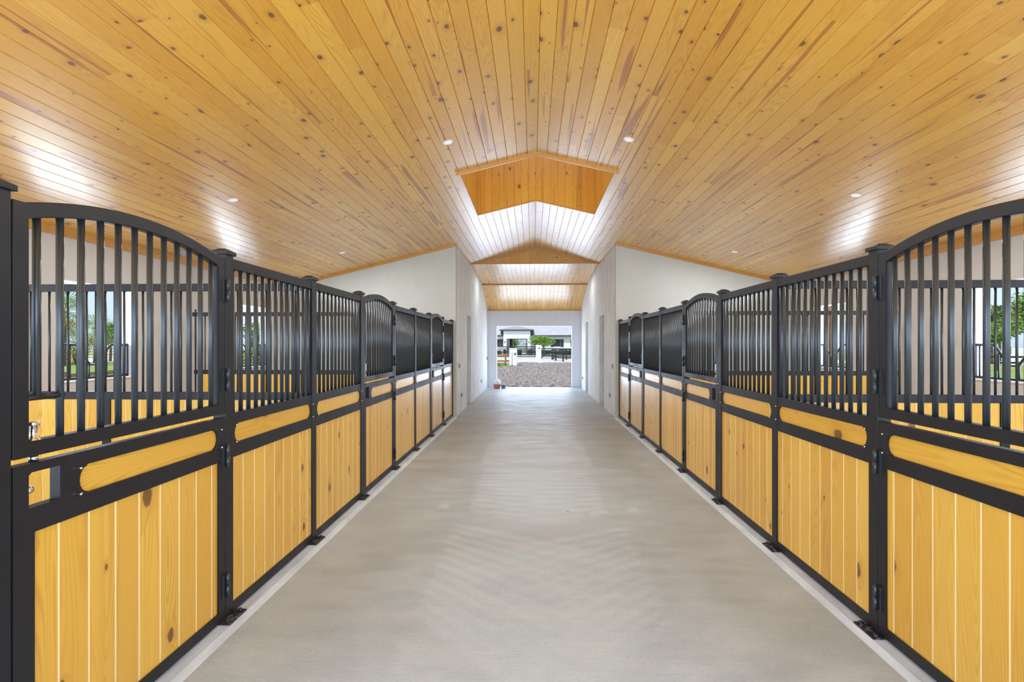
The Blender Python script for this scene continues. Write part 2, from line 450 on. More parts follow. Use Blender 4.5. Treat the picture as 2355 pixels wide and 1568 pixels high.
# ------------------------------------------------------------------ walls
WIN = [(2.08, 3.25), (5.75, 6.92), (9.42, 10.59)]
WZ0, WZ1 = 1.155, 2.36
def outer_walls():
    wn = 1
    for s, side in ((-1, 'left'), (1, 'right')):
        b = MB()
        zt = ceil_z(XO) + .03
        x0, x1 = s * XO, s * (XO + .2)
        ys = [YN] + [y for w in WIN for y in w] + [YG + .15]
        for i in range(0, len(ys), 2):
            b.box(x0, x1, ys[i], ys[i + 1], -.14, zt)
        for w in WIN:
            b.box(x0, x1, w[0], w[1], -.14, WZ0); b.box(x0, x1, w[0], w[1], WZ1, zt)
        struct(b.build('wall_' + side, M['stallwall']))
        for w in WIN:
            b = MB(); t = .012
            a0, a1 = s * (XO - .004), s * (XO + .215)
            b.box(a0, a1, w[0], w[0] + t, WZ0, WZ1); b.box(a0, a1, w[1] - t, w[1], WZ0, WZ1)
            b.box(a0, a1, w[0] + t, w[1] - t, WZ1 - t, WZ1)
            b.box(s * (XO - .012), a1, w[0] + t, w[1] - t, WZ0, WZ0 + .02)
            b.box(s * (XO + .13), s * (XO + .215), w[1] - .045, w[1] - t, WZ0 + .02, WZ1 - t)
            b.box(s * (XO + .13), s * (XO + .215), w[0] + t, w[0] + .045, WZ0 + .02, WZ1 - t)
            struct(b.build('window_%d' % wn, M['white'])); wn += 1
        # eaves outside
        b = MB()
        b.prism([(s * (XO + .2), 2.96), (s * (XO + .2), 3.06), (s * 6.4, 2.80), (s * 6.4, 2.70)], 'y', YN, YE)
        struct(b.build('roof_eave', M['white']))
    # stall gable walls and the corridor
    for s, side in ((-1, 'left'), (1, 'right')):
        b = MB()
        b.prism([(s * WX, 0), (s * WX, ceil_z(WX)), (s * (XO + .19), ceil_z(XO + .19)), (s * (XO + .19), 0)], 'y', YG, YG + .15)
        struct(b.build('wall_gable_' + side, M['wall']))
        doors = [(13.42, 14.28)] if s < 0 else [(13.3, 14.22), (17.1, 17.93)]
        b = MB()
        x0, x1 = s * WX, s * (WX + .18)
        zt = 3.9
        ys = [YG + .15] + [y for d in doors for y in d] + [YE]
        ztop = [2.37, 2.37]
        for i in range(0, len(ys), 2): b.box(x0, x1, ys[i], ys[i + 1], -.02, zt)
        for d in doors: b.box(x0, x1, d[0], d[1], 2.37, zt)
        struct(b.build('wall_corridor_' + side, M['skim']))
        for i, d in enumerate(doors):
            b = MB()
            b.box(s * (WX + .12), s * (WX + .17), d[0], d[1], 0.005, 2.37)
            o = struct(b.build('door_%d' % (1 if s < 0 else 2 + i), M['dullwhite']))
            b = MB()
            for hz in (.3, 1.2, 2.05): b.box(s * (WX + .095), s * (WX + .12), d[1] - .05, d[1] - .012, hz, hz + .1)
            b.build('door_hinge', M['chrome'], o)
    b = MB()
    ox = 1.43; oz = 2.325
    zt = 2.95
    b.box(-WX - .18, -ox, YE, YE + .2, -.02, zt); b.box(ox, WX + .18, YE, YE + .2, -.02, zt); b.box(-ox, ox, YE, YE + .2, oz, zt)
    struct(b.build('wall_end', M['endwall']))
    b = MB()
    b.box(-ox, -ox + .02, YE - .004, YE + .21, .0, oz - .02); b.box(ox - .02, ox, YE - .004, YE + .21, .0, oz - .02)
    b.box(-ox, ox, YE - .004, YE + .21, oz - .02, oz)
    struct(b.build('door_4', M['white']))
outer_walls()

# ------------------------------------------------------------------ window guards with a dropped yoke
def guard(s, w, label):
    x = s * (XO + .1)
    root = empty('window_guard', (x, (w[0] + w[1]) / 2, WZ0 + .02), label, 'window guard', 'yoke guards in the stall windows')
    y0, y1 = w[0] + .05, w[1] - .05
    yc = (y0 + y1) / 2
    zt = 1.60; zb = WZ0 + .035
    O = root.location
    def bld(b, n, m): o = b.build(n, m, root, origin=O); o.location = (0, 0, 0); return o
    b = MB(); b.tube([(x, y0, zt), (x, yc - .27, zt), (x, yc - .23, zt - .03), (x, yc - .06, zt - .25), (x, yc + .06, zt - .25), (x, yc + .23, zt - .03), (x, yc + .27, zt), (x, y1, zt)], .016, 8)
    bld(b, 'yoke_rail', M['black'])
    b = MB(); b.box(x - .015, x + .015, y0, y1, zb - .015, zb + .015); bld(b, 'bottom_rail', M['black'])
    n = 8
    for i in range(n):
        y = y0 + (y1 - y0) * (i + .5) / n
        d = abs(y - yc)
        z = zt if d > .25 else (zt - .25 if d < .06 else zt - .25 * (.25 - d) / .19)
        b = MB(); b.tube([(x, y, zb), (x, y, z)], .009, 6); bld(b, 'bar', M['black'])
    for y in (y0, y1):
        b = MB(); b.box(x - .015, x + .015, y - .015, y + .015, zb - .015, zt + .015); bld(b, 'stile', M['black'])
guard(-1, WIN[1], 'black yoke guard in the window with palms outside, second stall on the tub side')
guard(-1, WIN[2], 'black yoke guard in the stall window nearer the gable wall, tub side')
guard(1, WIN[1], 'black yoke guard in the window facing the louvred white unit outside')
guard(1, WIN[2], 'black yoke guard in the stall window by the brown timber post outside')

# ------------------------------------------------------------------ stall fronts
SIDE = {-1: 'orange-tub side row', 1: 'two-doorway side row'}
def post(s, i, label):
    y = PY[i]; x = s * XC
    h = PW / 2
    root = empty('stall_post', (x, y, ZB), label, 'post', 'stall front posts')
    O = root.location
    def bld(b, n, m): o = b.build(n, m, root, origin=O); o.location = (0, 0, 0); return o
    b = MB(); b.box(x - h, x + h, y - h, y + h, ZB + .008, 2.125); bevel(bld(b, 'shaft', M['black']), .004)
    b = MB(); c = h + .012
    b.box(x - c, x + c, y - c, y + c, 2.118, 2.138)
    pts = [(x - c, y - c, 2.138), (x + c, y - c, 2.138), (x + c, y + c, 2.138), (x - c, y + c, 2.138)]
    q = .02
    top = [(x - q, y - q, 2.155), (x + q, y - q, 2.155), (x + q, y + q, 2.155), (x - q, y + q, 2.155)]
    for k in range(4): b.face([pts[k], pts[(k + 1) % 4], top[(k + 1) % 4], top[k]])
    b.face(top)
    bevel(bld(b, 'cap', M['black']), .003)
    if i < 8:
        b = MB(); b.box(s * 1.762, s * 1.93, y - .085, y + .085, ZB, ZB + .009); bld(b, 'base_plate', M['plate'])
        for dy in (-.062, .062):
            b = MB(); b.lathe([(0.0, .014), (.010, .014), (.012, .004), (.012, 0)], (s * 1.788, y + dy, ZB + .009), 6); bld(b, 'anchor_bolt', M['plate'])
    return root

def slot_profile(y0, y1, z0, z1, ear=.006, bulge=.034, n=8):
    """plaque outline: straight long edges, a small step, then a bulged end"""
    zc, hz = (z0 + z1) / 2, (z1 - z0) / 2
    pts = []
    for k in range(n + 1):
        a = -PI / 2 + PI * k / n
        pts.append((y1 - bulge + bulge * math.cos(a), zc + (hz - ear) * math.sin(a)))
    pts += [(y1 - bulge, z1), (y0 + bulge, z1)]
    for k in range(n + 1):
        a = PI / 2 + PI * k / n
        pts.append((y0 + bulge + bulge * math.cos(a), zc + (hz - ear) * math.sin(a)))
    pts += [(y0 + bulge, z0), (y1 - bulge, z0)]
    return pts

def plate_with_holes(xa, xb, y0, y1, z0, z1, holes):
    """flat bar between xa (aisle face) and xb with through holes given as outlines"""
    import bmesh
    from mathutils.geometry import delaunay_2d_cdt
    vs = [Vector((y0, z0)), Vector((y1, z0)), Vector((y1, z1)), Vector((y0, z1))]
    es = [(0, 1), (1, 2), (2, 3), (3, 0)]
    loops = [list(range(4))]
    for h in holes:
        b = len(vs); vs += [Vector(p) for p in h]
        lp = list(range(b, b + len(h))); loops.append(lp)
        es += [(lp[i], lp[(i + 1) % len(lp)]) for i in range(len(lp))]
    r = delaunay_2d_cdt(vs, es, [], 0, 1e-6)
    V, F = r[0], r[2]
    def inside(p, poly):
        c = False
        for i in range(len(poly)):
            a, d = poly[i], poly[i - 1]
            if (a[1] > p[1]) != (d[1] > p[1]) and p[0] < (d[0] - a[0]) * (p[1] - a[1]) / (d[1] - a[1]) + a[0]: c = not c
        return c
    mb = MB()
    for f in F:
        ctr = sum((V[i] for i in f), Vector((0, 0))) / len(f)
        if any(inside(ctr, h) for h in holes): continue
        mb.face([(xa, V[i][0], V[i][1]) for i in f]); mb.face([(xb, V[i][0], V[i][1]) for i in reversed(f)])
    for lp in loops:
        for i in range(len(lp)):
            p, q = vs[lp[i]], vs[lp[(i + 1) % len(lp)]]
            mb.face([(xa, *p), (xa, *q), (xb, *q), (xb, *p)])
    return mb

def boards(s, y0, y1, z0, z1, first, pitch=.1285):
    """tongue-and-groove board field facing the aisle, pale V grooves"""
    b = MB()
    edges = [y0]; y = y0 + first
    while y < y1 - .012: edges.append(y); y += pitch
    edges.append(y1)
    xa = s * (XF + .012); xb = s * (XF + .036)
    g = random.randint(0, 400) * 20
    zo = random.random() * 3
    gw = .0042
    for k in range(len(edges) - 1):
        a, c = edges[k] + (gw if k else 0), edges[k + 1] - (gw if k < len(edges) - 2 else 0)
        fr = (edges[k + 1] - edges[k]) / pitch
        u0, u1 = g + k + .04, g + k + .04 + .92 * min(1, fr)
        def uv(z): return [(u0, zo + z[0]), (u1, zo + z[1]), (u1, zo + z[2]), (u0, zo + z[3])]
        b.face([(xa, a, z0), (xa, c, z0), (xa, c, z1), (xa, a, z1)], 0, uv((z0, z0, z1, z1)))
        b.face([(xb, edges[k + 1], z0), (xb, edges[k], z0), (xb, edges[k], z1), (xb, edges[k + 1], z1)], 0, uv((z0, z0, z1, z1)))
        d = s * .004
        if k: b.face([(xa + d, edges[k], z0), (xa, a, z0), (xa, a, z1), (xa + d, edges[k], z1)], 1)
        if k < len(edges) - 2: b.face([(xa, c, z0), (xa + d, edges[k + 1], z0), (xa + d, edges[k + 1], z1), (xa, c, z1)], 1)
        b.face([(xa, a, z1), (xa, c, z1), (xb, c, z1), (xb, a, z1)], 0); b.face([(xa, a, z0), (xb, a, z0), (xb, c, z0), (xa, c, z0)], 0)
    b.face([(xa, y0, z0), (xa, y0, z1), (xb, y0, z1), (xb, y0, z0)], 0); b.face([(xa, y1, z0), (xb, y1, z0), (xb, y1, z1), (xa, y1, z1)], 0)
    return b

def name_board(s, y0, y1, z0, z1):
    b = MB(); x0, x1 = s * (XF + .014), s * (XF + .034)
    g = random.randint(0, 900); o = random.random() * 9
    P = [(x0, y0, z0), (x0, y1, z0), (x0, y1, z1), (x0, y0, z1)]
    b.face(P, 0, [(g + .1, o + y0), (g + .1, o + y1), (g + .9, o + y1), (g + .9, o + y0)])
    Q = [(x1, y1, z0), (x1, y0, z0), (x1, y0, z1), (x1, y1, z1)]
    b.face(Q, 0, [(g + .1, o + y1), (g + .1, o + y0), (g + .9, o + y0), (g + .9, o + y1)])
    for a, c in ((0, 1), (1, 2), (2, 3), (3, 0)):
        p, q = P[a], P[c]
        b.face([p, q, (x1, q[1], q[2]), (x1, p[1], p[2])], 0, [(g + .5, o)] * 4)
    return b

def bolt_mb(s, y, z):
    b = MB(); d = -s
    b.lathe([(.0, .017 * d), (.0045, .0155 * d), (.0062, .010 * d), (.0045, .007 * d), (.0045, 0)], (s * XF, y, z), 10, axis='x'); return b

BAR_MESH = {}
def bar(parent, O, x, y, z0, z1, r=.0128):
    """a round bar as a child of parent (whose world origin is O); bars of one length share a mesh"""
    key = (round(z1 - z0, 3), r)
    if key not in BAR_MESH:
        b = MB(); b.tube([(0, 0, 0), (0, 0, z1 - z0)], r, 12)
        o = b.build('bar', M['bar']); BAR_MESH[key] = o.data
        COL.objects.unlink(o); bpy.data.objects.remove(o)
    o = bpy.data.objects.new('bar', BAR_MESH[key]); COL.objects.link(o)
    o.parent = parent; o.location = Vector((x, y, z0)) - Vector(O)
    return o

def screen(s, i, label):
    """fixed panel between posts i and i+1: boards, name board and a bar grille"""
    y0, y1 = PY[i] + PW / 2 + .002, PY[i + 1] - PW / 2 - .002
    x0, x1 = s * (XF + .004), s * (XF + .044)
    root = empty('stall_screen', (s * (XF + .024), (y0 + y1) / 2, ZB + .01), label, 'stall panel', 'fixed stall front panels')
    O = root.location
    def bld(b, n, m, p=None): o = b.build(n, m, p or root, origin=O); o.location = (0, 0, 0); return o
    b = MB(); b.box(x0, x1, y0, y1, 2.045, 2.106); bevel(bld(b, 'top_rail', M['black']), .004)
    pl = slot_profile(y0 + .018, y1 - .022, 1.022, 1.135)
    b = plate_with_holes(x0, x1, y0, y1, .940, 1.200, [pl]); mid = bld(b, 'middle_rail', M['black'])
    bld(name_board(s, y0 + .006, y1 - .008, 1.008, 1.150), 'name_board', [M['board']])
    for yy in (y0 + .012, y1 - .014):
        for zz in (1.028, 1.129):
            o = bld(bolt_mb(s, yy, zz), 'bolt', M['chrome'], mid)
    bld(boards(s, y0, y1, .088, .942, .12 if i % 2 else .112), 'board_field', [M['board'], M['groove']])
    b = MB(); b.box(x0, x1, y0, y1, .030, .090); bevel(bld(b, 'bottom_rail', M['black']), .004)
    for k in range(13):
        bar(root, O, s * (XF + .024), y0 + .027 + k * (y1 - y0 - .054) / 12, 1.199, 2.047)
    return root

def door(s, i, label):
    """split stall door between posts i and i+1, hinged at post i+1"""
    y0, y1 = PY[i] + PW / 2 + .006, PY[i + 1] - PW / 2 - .004
    st = .056; sr = .060; sl = .078
    x0, x1 = s * (XF + .002), s * (XF + .042)
    xm = s * (XF + .022)
    root = empty('stall_gate', (xm, y1, ZB + .015), label, 'stall door', 'arched stall doors', 'thing')
    O = root.location
    def bld(b, n, m, p=None):
        p = p or root
        o = b.build(n, m, p, origin=O); o.location = (0, 0, 0); return o
    # upper grille: arched frame
    h = (y1 - y0) / 2; yc = (y0 + y1) / 2
    def arch(y, base, rise, half):
        d = abs(y - yc)
        if d >= half: return base
        R = (half * half + rise * rise) / (2 * rise)
        return base + rise - R + math.sqrt(R * R - d * d)
    N = 28
    b = MB()
    zo = [(y0 + (y1 - y0) * k / N) for k in range(N + 1)]
    out = [(y, arch(y, 2.094, .080, h - .045)) for y in zo]
    yi0, yi1 = y0 + st, y1 - sr
    inn = [(yi0 + (yi1 - yi0) * k / N, arch(yi0 + (yi1 - yi0) * k / N, 2.040, .078, h - .055)) for k in range(N + 1)]
    def strip(A, B):
        for k in range(len(A) - 1):
            b.face([(x0, *A[k]), (x0, *A[k + 1]), (x0, *B[k + 1]), (x0, *B[k])]); b.face([(x1, *A[k + 1]), (x1, *A[k]), (x1, *B[k]), (x1, *B[k + 1])])
    strip(out, inn)
    for k in range(N):
        b.face([(x0, *out[k]), (x0, *out[k + 1]), (x1, *out[k + 1]), (x1, *out[k])]); b.face([(x0, *inn[k]), (x0, *inn[k + 1]), (x1, *inn[k + 1]), (x1, *inn[k])])
    zl, zu = 1.208, 1.262
    L = [(y0, zl), (y0, out[0][1])]; LI = [(yi0, zl), (yi0, inn[0][1])]
    strip(L, LI); b.face([(x0, *L[0]), (x0, *L[1]), (x1, *L[1]), (x1, *L[0])]); b.face([(x0, yi0, zu), (x0, *LI[1]), (x1, *LI[1]), (x1, yi0, zu)])
    Rr = [(y1, zl), (y1, out[-1][1])]; RI = [(yi1, zl), (yi1, inn[-1][1])]
    strip(Rr, RI); b.face([(x0, *Rr[0]), (x0, *Rr[1]), (x1, *Rr[1]), (x1, *Rr[0])]); b.face([(x0, yi1, zu), (x0, *RI[1]), (x1, *RI[1]), (x1, yi1, zu)])
    strip([(yi0, zl), (yi1, zl)], [(yi0, zu), (yi1, zu)])
    b.face([(x0, yi0, zu), (x0, yi1, zu), (x1, yi1, zu), (x1, yi0, zu)]); b.face([(x0, y0, zl), (x0, y1, zl), (x1, y1, zl), (x1, y0, zl)])
    up = bld(b, 'upper_grille', M['black']); bevel(up, .0035)
    for k in range(12):
        y = yi0 + .048 + k * (yi1 - yi0 - .088) / 11
        z0 = 1.418 if k == 0 else 1.260
        bar(up, O, xm, y, z0, arch(y, 2.040, .078, h - .055) + .004)
    b = MB(); ys = yi0 + .048 + (yi1 - yi0 - .088) / 11
    b.tube([(xm, yi0 - .002, 1.413), (xm, ys + .012, 1.413)], .0115, 12); bld(b, 'hand_gap_bar', M['black'], up)
    # lower leaf
    hole = [(y0 + st, 1.028), (y0 + st + .120, 1.028), (y0 + st + .120, 1.152), (y0 + st + .01, 1.152), (y0 + st, 1.142)]
    pl = slot_profile(y0 + .260, y1 - .068, 1.018, 1.130)
    b = plate_with_holes(x0, x1, y0, y1, .940, 1.184, [hole, pl])
    b.box(x0, x1, y0, y0 + sl, .035, .940); b.box(x0, x1, y1 - sr, y1, .035, .940); b.box(x0, x1, y0 + sl, y1 - sr, .035, .090)
    lo = bld(b, 'lower_leaf', M['black'])
    bld(name_board(s, y0 + .247, y1 - .066, 1.004, 1.146), 'name_board', [M['board']], lo)
    for yy in (y0 + .250, y1 - .054):
        for zz in (1.024, 1.124): bld(bolt_mb(s, yy, zz), 'bolt', M['chrome'], lo)
    bld(boards(s, y0 + sl, y1 - sr, .088, .942, .102, .132), 'board_field', [M['board'], M['groove']], lo)
    b = MB(); b.tube([(xm, y0 - .005, 1.088), (xm, y0 + st + .012, 1.088)], .007, 10); b.lathe([(0, 0), (.012, .002), (.0145, .012), (.012, .024), (.006, .028)], (xm, y0 + st + .004, 1.088), 14, axis='y'); bld(b, 'slide_bolt', M['chrome'], lo)
    # spring plunger tying the two halves together
    b = MB(); yl = y0 + st + .036
    b.lathe([(.0, .066), (.019, .064), (.019, .052), (.012, .050), (.011, .016), (.018, .006), (.024, .001), (.024, .0003), (.009, .0003), (.009, -.053), (.014, -.0535), (.014, -.0775), (0, -.0775)], (xm, yl, 1.262), 16)
    bld(b, 'spring_latch', M['chrome'])
    # four lift-off hinges on the seam
    for z0, z1 in ((1.845, 1.972), (1.335, 1.462), (.900, 1.028), (.160, .292)):
        yh = y1 + .002; zc = (z0 + z1) / 2
        b = MB()
        b.tube([(s * (XF - .0125), yh, z0), (s * (XF - .0125), yh, zc - .001)], .0105, 10)
        b.tube([(s * (XF - .0125), yh, zc + .001), (s * (XF - .0125), yh, z1)], .0105, 10)
        b.tube([(s * (XF - .0125), yh, z1), (s * (XF - .0125), yh, z1 + .006)], .006, 8)
        b.box(s * (XF - .003), s * (XF + .003), yh - .034, yh - .004, z0, z1)
        bld(b, 'hinge', M['bar'])
    return root

ORD = ['first', 'second', 'third']
PL = {0: 'tall black post at the latch side of the first arched stall door, {s}',
      1: 'black capped post carrying the hinges of the first arched stall door, {s}',
      2: 'black capped post between the two pine panels after the first arched door, {s}',
      3: 'black capped post at the latch edge of the second arched door, {s}',
      4: 'black post carrying the hinges of the second arched door, {s}',
      5: 'slim black post between the panels after the second arched door, {s}',
      6: 'slim black post at the latch edge of the third arched door, {s}',
      7: 'slim black post carrying the hinges of the third arched door, {s}',
      8: 'black end post standing against the cream gable wall, {s}'}
SL_ = {1: 'slatted pine and bar panel just past the first arched door, {s}',
       2: 'pine and bar panel just before the second arched door, {s}',
       4: 'pine and bar panel just past the second arched door, {s}',
       5: 'pine and bar panel just before the third arched door, {s}',
       7: 'narrow looking pine and bar panel ending at the gable wall, {s}'}
DL = {0: 'big arched stall door with pine boards and black bars, first in {s}',
      3: 'arched stall door with pine boards and black bars, second in {s}',
      6: 'arched stall door with pine boards and black bars, third in {s}'}
for s in (-1, 1):
    for i in range(9): post(s, i, PL[i].format(s=SIDE[s]))
    for i in (1, 2, 4, 5, 7): screen(s, i, SL_[i].format(s=SIDE[s]))
    for i in (0, 3, 6): door(s, i, DL[i].format(s=SIDE[s]))

# ------------------------------------------------------------------ dividers between the stalls
def divider(s, i, label):
    y = PY[i]
    xa, xe = XC + PW / 2 + .002, 5.25
    root = empty('stall_divider', (s * (xa + xe) / 2, y, .02), label, 'stall divider', 'barred dividers between stalls')
    O = root.location
    def bld(b, n, m, p=None): o = b.build(n, m, p or root, origin=O); o.location = (0, 0, 0); return o
    y0, y1 = y - .02, y + .02
    b = MB(); b.box(s * xa, s * xe, y0, y1, 2.035, 2.095); bevel(bld(b, 'top_rail', M['black']), .003)
    b = MB(); b.box(s * xa, s * 5.222, y0, y1, 1.155, 1.218); bevel(bld(b, 'middle_rail', M['black']), .003)
    b = MB(); b.box(s * xa, s * xe, y0, y1, .03, .09); bld(b, 'bottom_rail', M['black'])
    b = MB(); b.box(s * 3.50, s * 3.566, y0 - .002, y1 + .002, .02, 1.16); bld(b, 'stile', M['black'])
    b = MB(); b.box(s * 5.20, s * 5.222, y - .004, y + .004, .006, 2.14); bld(b, 'end_post', M['black'])
    for a, c in ((xa, 3.50), (3.566, 5.10)):
        b = MB(); n = round((c - a) / .1285); p = (c - a) / n; g = random.randint(0, 400) * 20; zo = random.random() * 3
        for k in range(n):
            e0, e1 = a + k * p, a + (k + 1) * p
            for yy, q in ((y - .012, 1), (y + .012, -1)):
                ee = (e0 + .002, e1 - .002)
                b.face([(s * ee[0], yy, .09), (s * ee[1], yy, .09), (s * ee[1], yy, 1.155), (s * ee[0], yy, 1.155)], 0, [(g + k + .04, zo), (g + k + .96, zo), (g + k + .96, zo + 1.07), (g + k + .04, zo + 1.07)])
                if k: b.face([(s * (e0 - .002), yy, .09), (s * (e0 + .002), yy, .09), (s * (e0 + .002), yy, 1.155), (s * (e0 - .002), yy, 1.155)], 1)
        bld(b, 'board_field', [M['board'], M['groove']])
    n = int((5.14 - xa) / .0787)
    for k in range(1, n):
        bar(root, O, s * (xa + (5.14 - xa) * k / n), y, 1.217, 2.036, .0088)
    return root
divider(-1, 2, 'barred pine divider behind the first arched stall door, tub side row')
divider(-1, 5, 'barred pine divider seen through the panel bars one stall deeper, tub side row')
divider(1, 2, 'barred pine divider behind the first arched door, two doorways side row')
divider(1, 5, 'barred pine divider one stall deeper, with the two doorways side row')

# ------------------------------------------------------------------ downlights
GLOW = NT('downlight_lens'); GLOW.set(Base_Color=(.85, .85, .83), Roughness=.5, Emission_Color=(1, .96, .9), Emission_Strength=.35)
def downlight(x, y, z, normal, label, energy):
    root = empty('recessed_downlight', (x, y, z), label, 'ceiling light', 'recessed downlights')
    n = Vector(normal).normalized()
    root.rotation_euler = n.to_track_quat('-Z', 'Y').to_euler()
    b = MB(); b.lathe([(.047, -.001), (.050, -.008), (.058, -.007), (.062, 0)], (0, 0, 0), 28); b.build('trim_ring', M['white'], root)
    b = MB(); b.lathe([(0, -.004), (.048, -.004)], (0, 0, 0), 28); b.build('lens', GLOW.mat, root)
    if energy:
        li = bpy.data.lights.new('downlight_lamp', 'AREA'); li.shape = 'DISK'; li.size = .11; li.energy = energy; li.color = (.95, .98, 1.0)
        lo = bpy.data.objects.new('downlight_lamp', li); COL.objects.link(lo); lo.location = Vector((x, y, z)) + n * .03; lo.rotation_euler = root.rotation_euler
E_DL = 30
nl = lambda s: (-s * .0, 0, -1)
def dl(s, x, y, label, e=E_DL): downlight(s * x, y, ceil_z(x), (-SL * s, 0, -1), label, e)
dl(-1, 1.06, 6.10, 'white recessed downlight by the roof opening, nearer the orange tub side')
dl(1, 1.06, 6.10, 'white recessed downlight by the roof opening, nearer the two doorways side')
dl(-1, 3.70, 6.17, 'white recessed downlight in the ceiling sheen above the tub side stalls', 48)
dl(1, 3.73, 6.24, 'white recessed downlight over the panel by the first hinge post, two-doorway side', 48)
dl(-1, 3.70, 9.79, 'small white downlight over the stalls close to the gable wall, tub side', 36)
dl(1, 3.74, 9.93, 'small white downlight over the stalls close to the gable wall, two-doorway side', 36)
for s, t in ((-1, 'orange-tub side'), (1, 'two-doorway side')):
    downlight(s * 1.09, 15.88, 3.84 - (15.88 - YT) * .22 / (YM - YT), (0, -.071, -1), 'faint white downlight just beyond the wooden gable infill, ' + t, 11)
    downlight(s * 1.08, 18.39, 3.62 - (18.39 - YM) * .73 / (YE - YM), (0, -.33, -1), 'tiny white downlight in the sloping ceiling above the end opening, ' + t, 0)

# small grey device under the ceiling over the outer wall
b = MB(); x, y = -5.25, 7.53; z = ceil_z(5.25)
b.lathe([(0, -.085), (.03, -.08), (.05, -.055), (.055, -.025), (.06, -.02), (.06, .004)], (x, y, z), 20)
tag(b.build('ceiling_dome', flat('grey_plastic', (.33, .34, .36), .45)), 'small grey rounded device under the ceiling seen through the first door bars', 'fixture')

# ------------------------------------------------------------------ switches and sockets on the corridor walls
GREY = flat('box_grey', (.30, .31, .32), .5)
DARK = flat('dark_slot', (.03, .03, .035), .5)
def plate(s, y, z, label, h=.115, kind='wall_switch', cat='switch'):
    root = empty(kind, (s * WX, y, z), label, cat, 'plates on the corridor walls')
    O = root.location
    b = MB(); b.box(s * (WX - .022), s * WX, y - .045, y + .045, z - h / 2, z + h / 2); o = b.build('face_plate', GREY, root, origin=O); o.location = (0, 0, 0)
    b = MB(); b.box(s * (WX - .027), s * (WX - .022), y - .022, y + .022, z - h * .3, z + h * .3); o = b.build('insert', DARK, root, origin=O); o.location = (0, 0, 0)
plate(-1, 11.93, 1.115, 'grey switch box on the wall with a single doorway, beside the gable corner')
plate(-1, 12.30, .405, 'low grey socket on the wall with a single doorway, by the gable corner', .09, 'wall_socket', 'socket')
plate(-1, 17.07, .405, 'low grey socket past the single doorway, towards the orange tub', .09, 'wall_socket', 'socket')
plate(-1, 19.17, 1.10, 'grey switch box in the corner above the orange tub')
plate(1, 11.86, 1.113, 'grey switch box on the wall with two doorways, beside the gable corner')
plate(1, 12.26, .42, 'low grey socket on the wall with two doorways, by the gable corner', .09, 'wall_socket', 'socket')
plate(1, 18.85, .40, 'low grey socket beyond the second of the two doorways', .09, 'wall_socket', 'socket')

# ------------------------------------------------------------------ bucket, bag and box by the end opening
b = MB(); cx, cy = -1.37, 19.0
b.lathe([(0, .0), (.105, .0), (.125, .10), (.132, .13), (.138, .13), (.138, .145), (.126, .145), (.12, .12), (0, .1)], (cx, cy, 0), 28)
tag(b.build('orange_tub', flat('terracotta_plastic', (.62, .22, .10), .5)), 'round orange tub on the concrete beside the end opening', 'tub')
b = MB(); rnd = random.Random(3); NR = 12; NS = 24
def bagp(i, k):
    t = i / NR; a = 2 * PI * k / NS
    r = .142 * math.sin(PI * (.30 + .70 * t)) ** .8 if t < 1 else 0
    r *= 1 + .06 * math.sin(5 * a + 3 * t) + .03 * math.sin(9 * a)
    return (cx + r * math.cos(a), cy + r * math.sin(a), .148 + .215 * t)
for i in range(NR):
    for k in range(NS):
        q = [bagp(i, k), bagp(i, k + 1), bagp(i + 1, k + 1), bagp(i + 1, k)]
        b.face(q if i < NR - 1 else q[:3], 0, None, True)
b.face([bagp(0, k) for k in range(NS)][::-1])
bag = b.build('plastic_bag', flat('white_plastic', (.83, .84, .86), .4), origin=(cx, cy, .148))
tag(bag, 'white plastic bag bulging out of the orange tub', 'bag')
b = MB(); b.tube([(cx + .05, cy - .06, .33), (cx + .075, cy - .07, .385), (cx + .115, cy - .06, .37), (cx + .135, cy - .04, .27)], .008, 8)
h = b.build('handle', M['white'], bag, origin=(cx, cy, .148)); h.location = (0, 0, 0)
b = MB(); b.box(-1.205, -1.055, 18.93, 19.08, 0.0, .13); b.box(-1.21, -1.05, 18.925, 19.085, .125, .145)
tag(bevel(b.build('storage_box', flat('teal_grey', (.14, .185, .20), .55)), .012), 'small teal grey box on the floor between orange tub and opening', 'box')

# ------------------------------------------------------------------ outside
def ground_mat(name, a, b_, sc, c=None, sc2=1.2, bump=.6):
    m = NT(name); o = m.obj()
    n = m.noise(m.vmul(o, (1, .55, 1)), sc, 6, .7); n2 = m.noise(o, sc2, 4, .6)
    col = m.mix(m.remap(n, .35, .65), a, b_)
    if c: col = m.mix(m.remap(n2, .45, .7, 0, .7), col, c)
    m.l(col, m.b.inputs['Base Color']); m.set(Roughness=.9, Specular_IOR_Level=.2)
    m.bump(n, bump, .05)
    return m.mat
GRASS = ground_mat('grass_ground', (.13, .22, .045), (.30, .40, .10), 3.5, (.34, .36, .14))
DIRT = ground_mat('churned_dirt', (.075, .067, .06), (.44, .38, .345), 8, (.30, .255, .23), .5, 1.0)
ROAD = ground_mat('pale_road', (.53, .515, .475), (.60, .585, .55), 1.0, None, 1, .1)
GZ = -.15
b = MB(); b.box(-120, 120, -60, 220, GZ - .2, GZ - .03); struct(b.build('ground', GRASS))
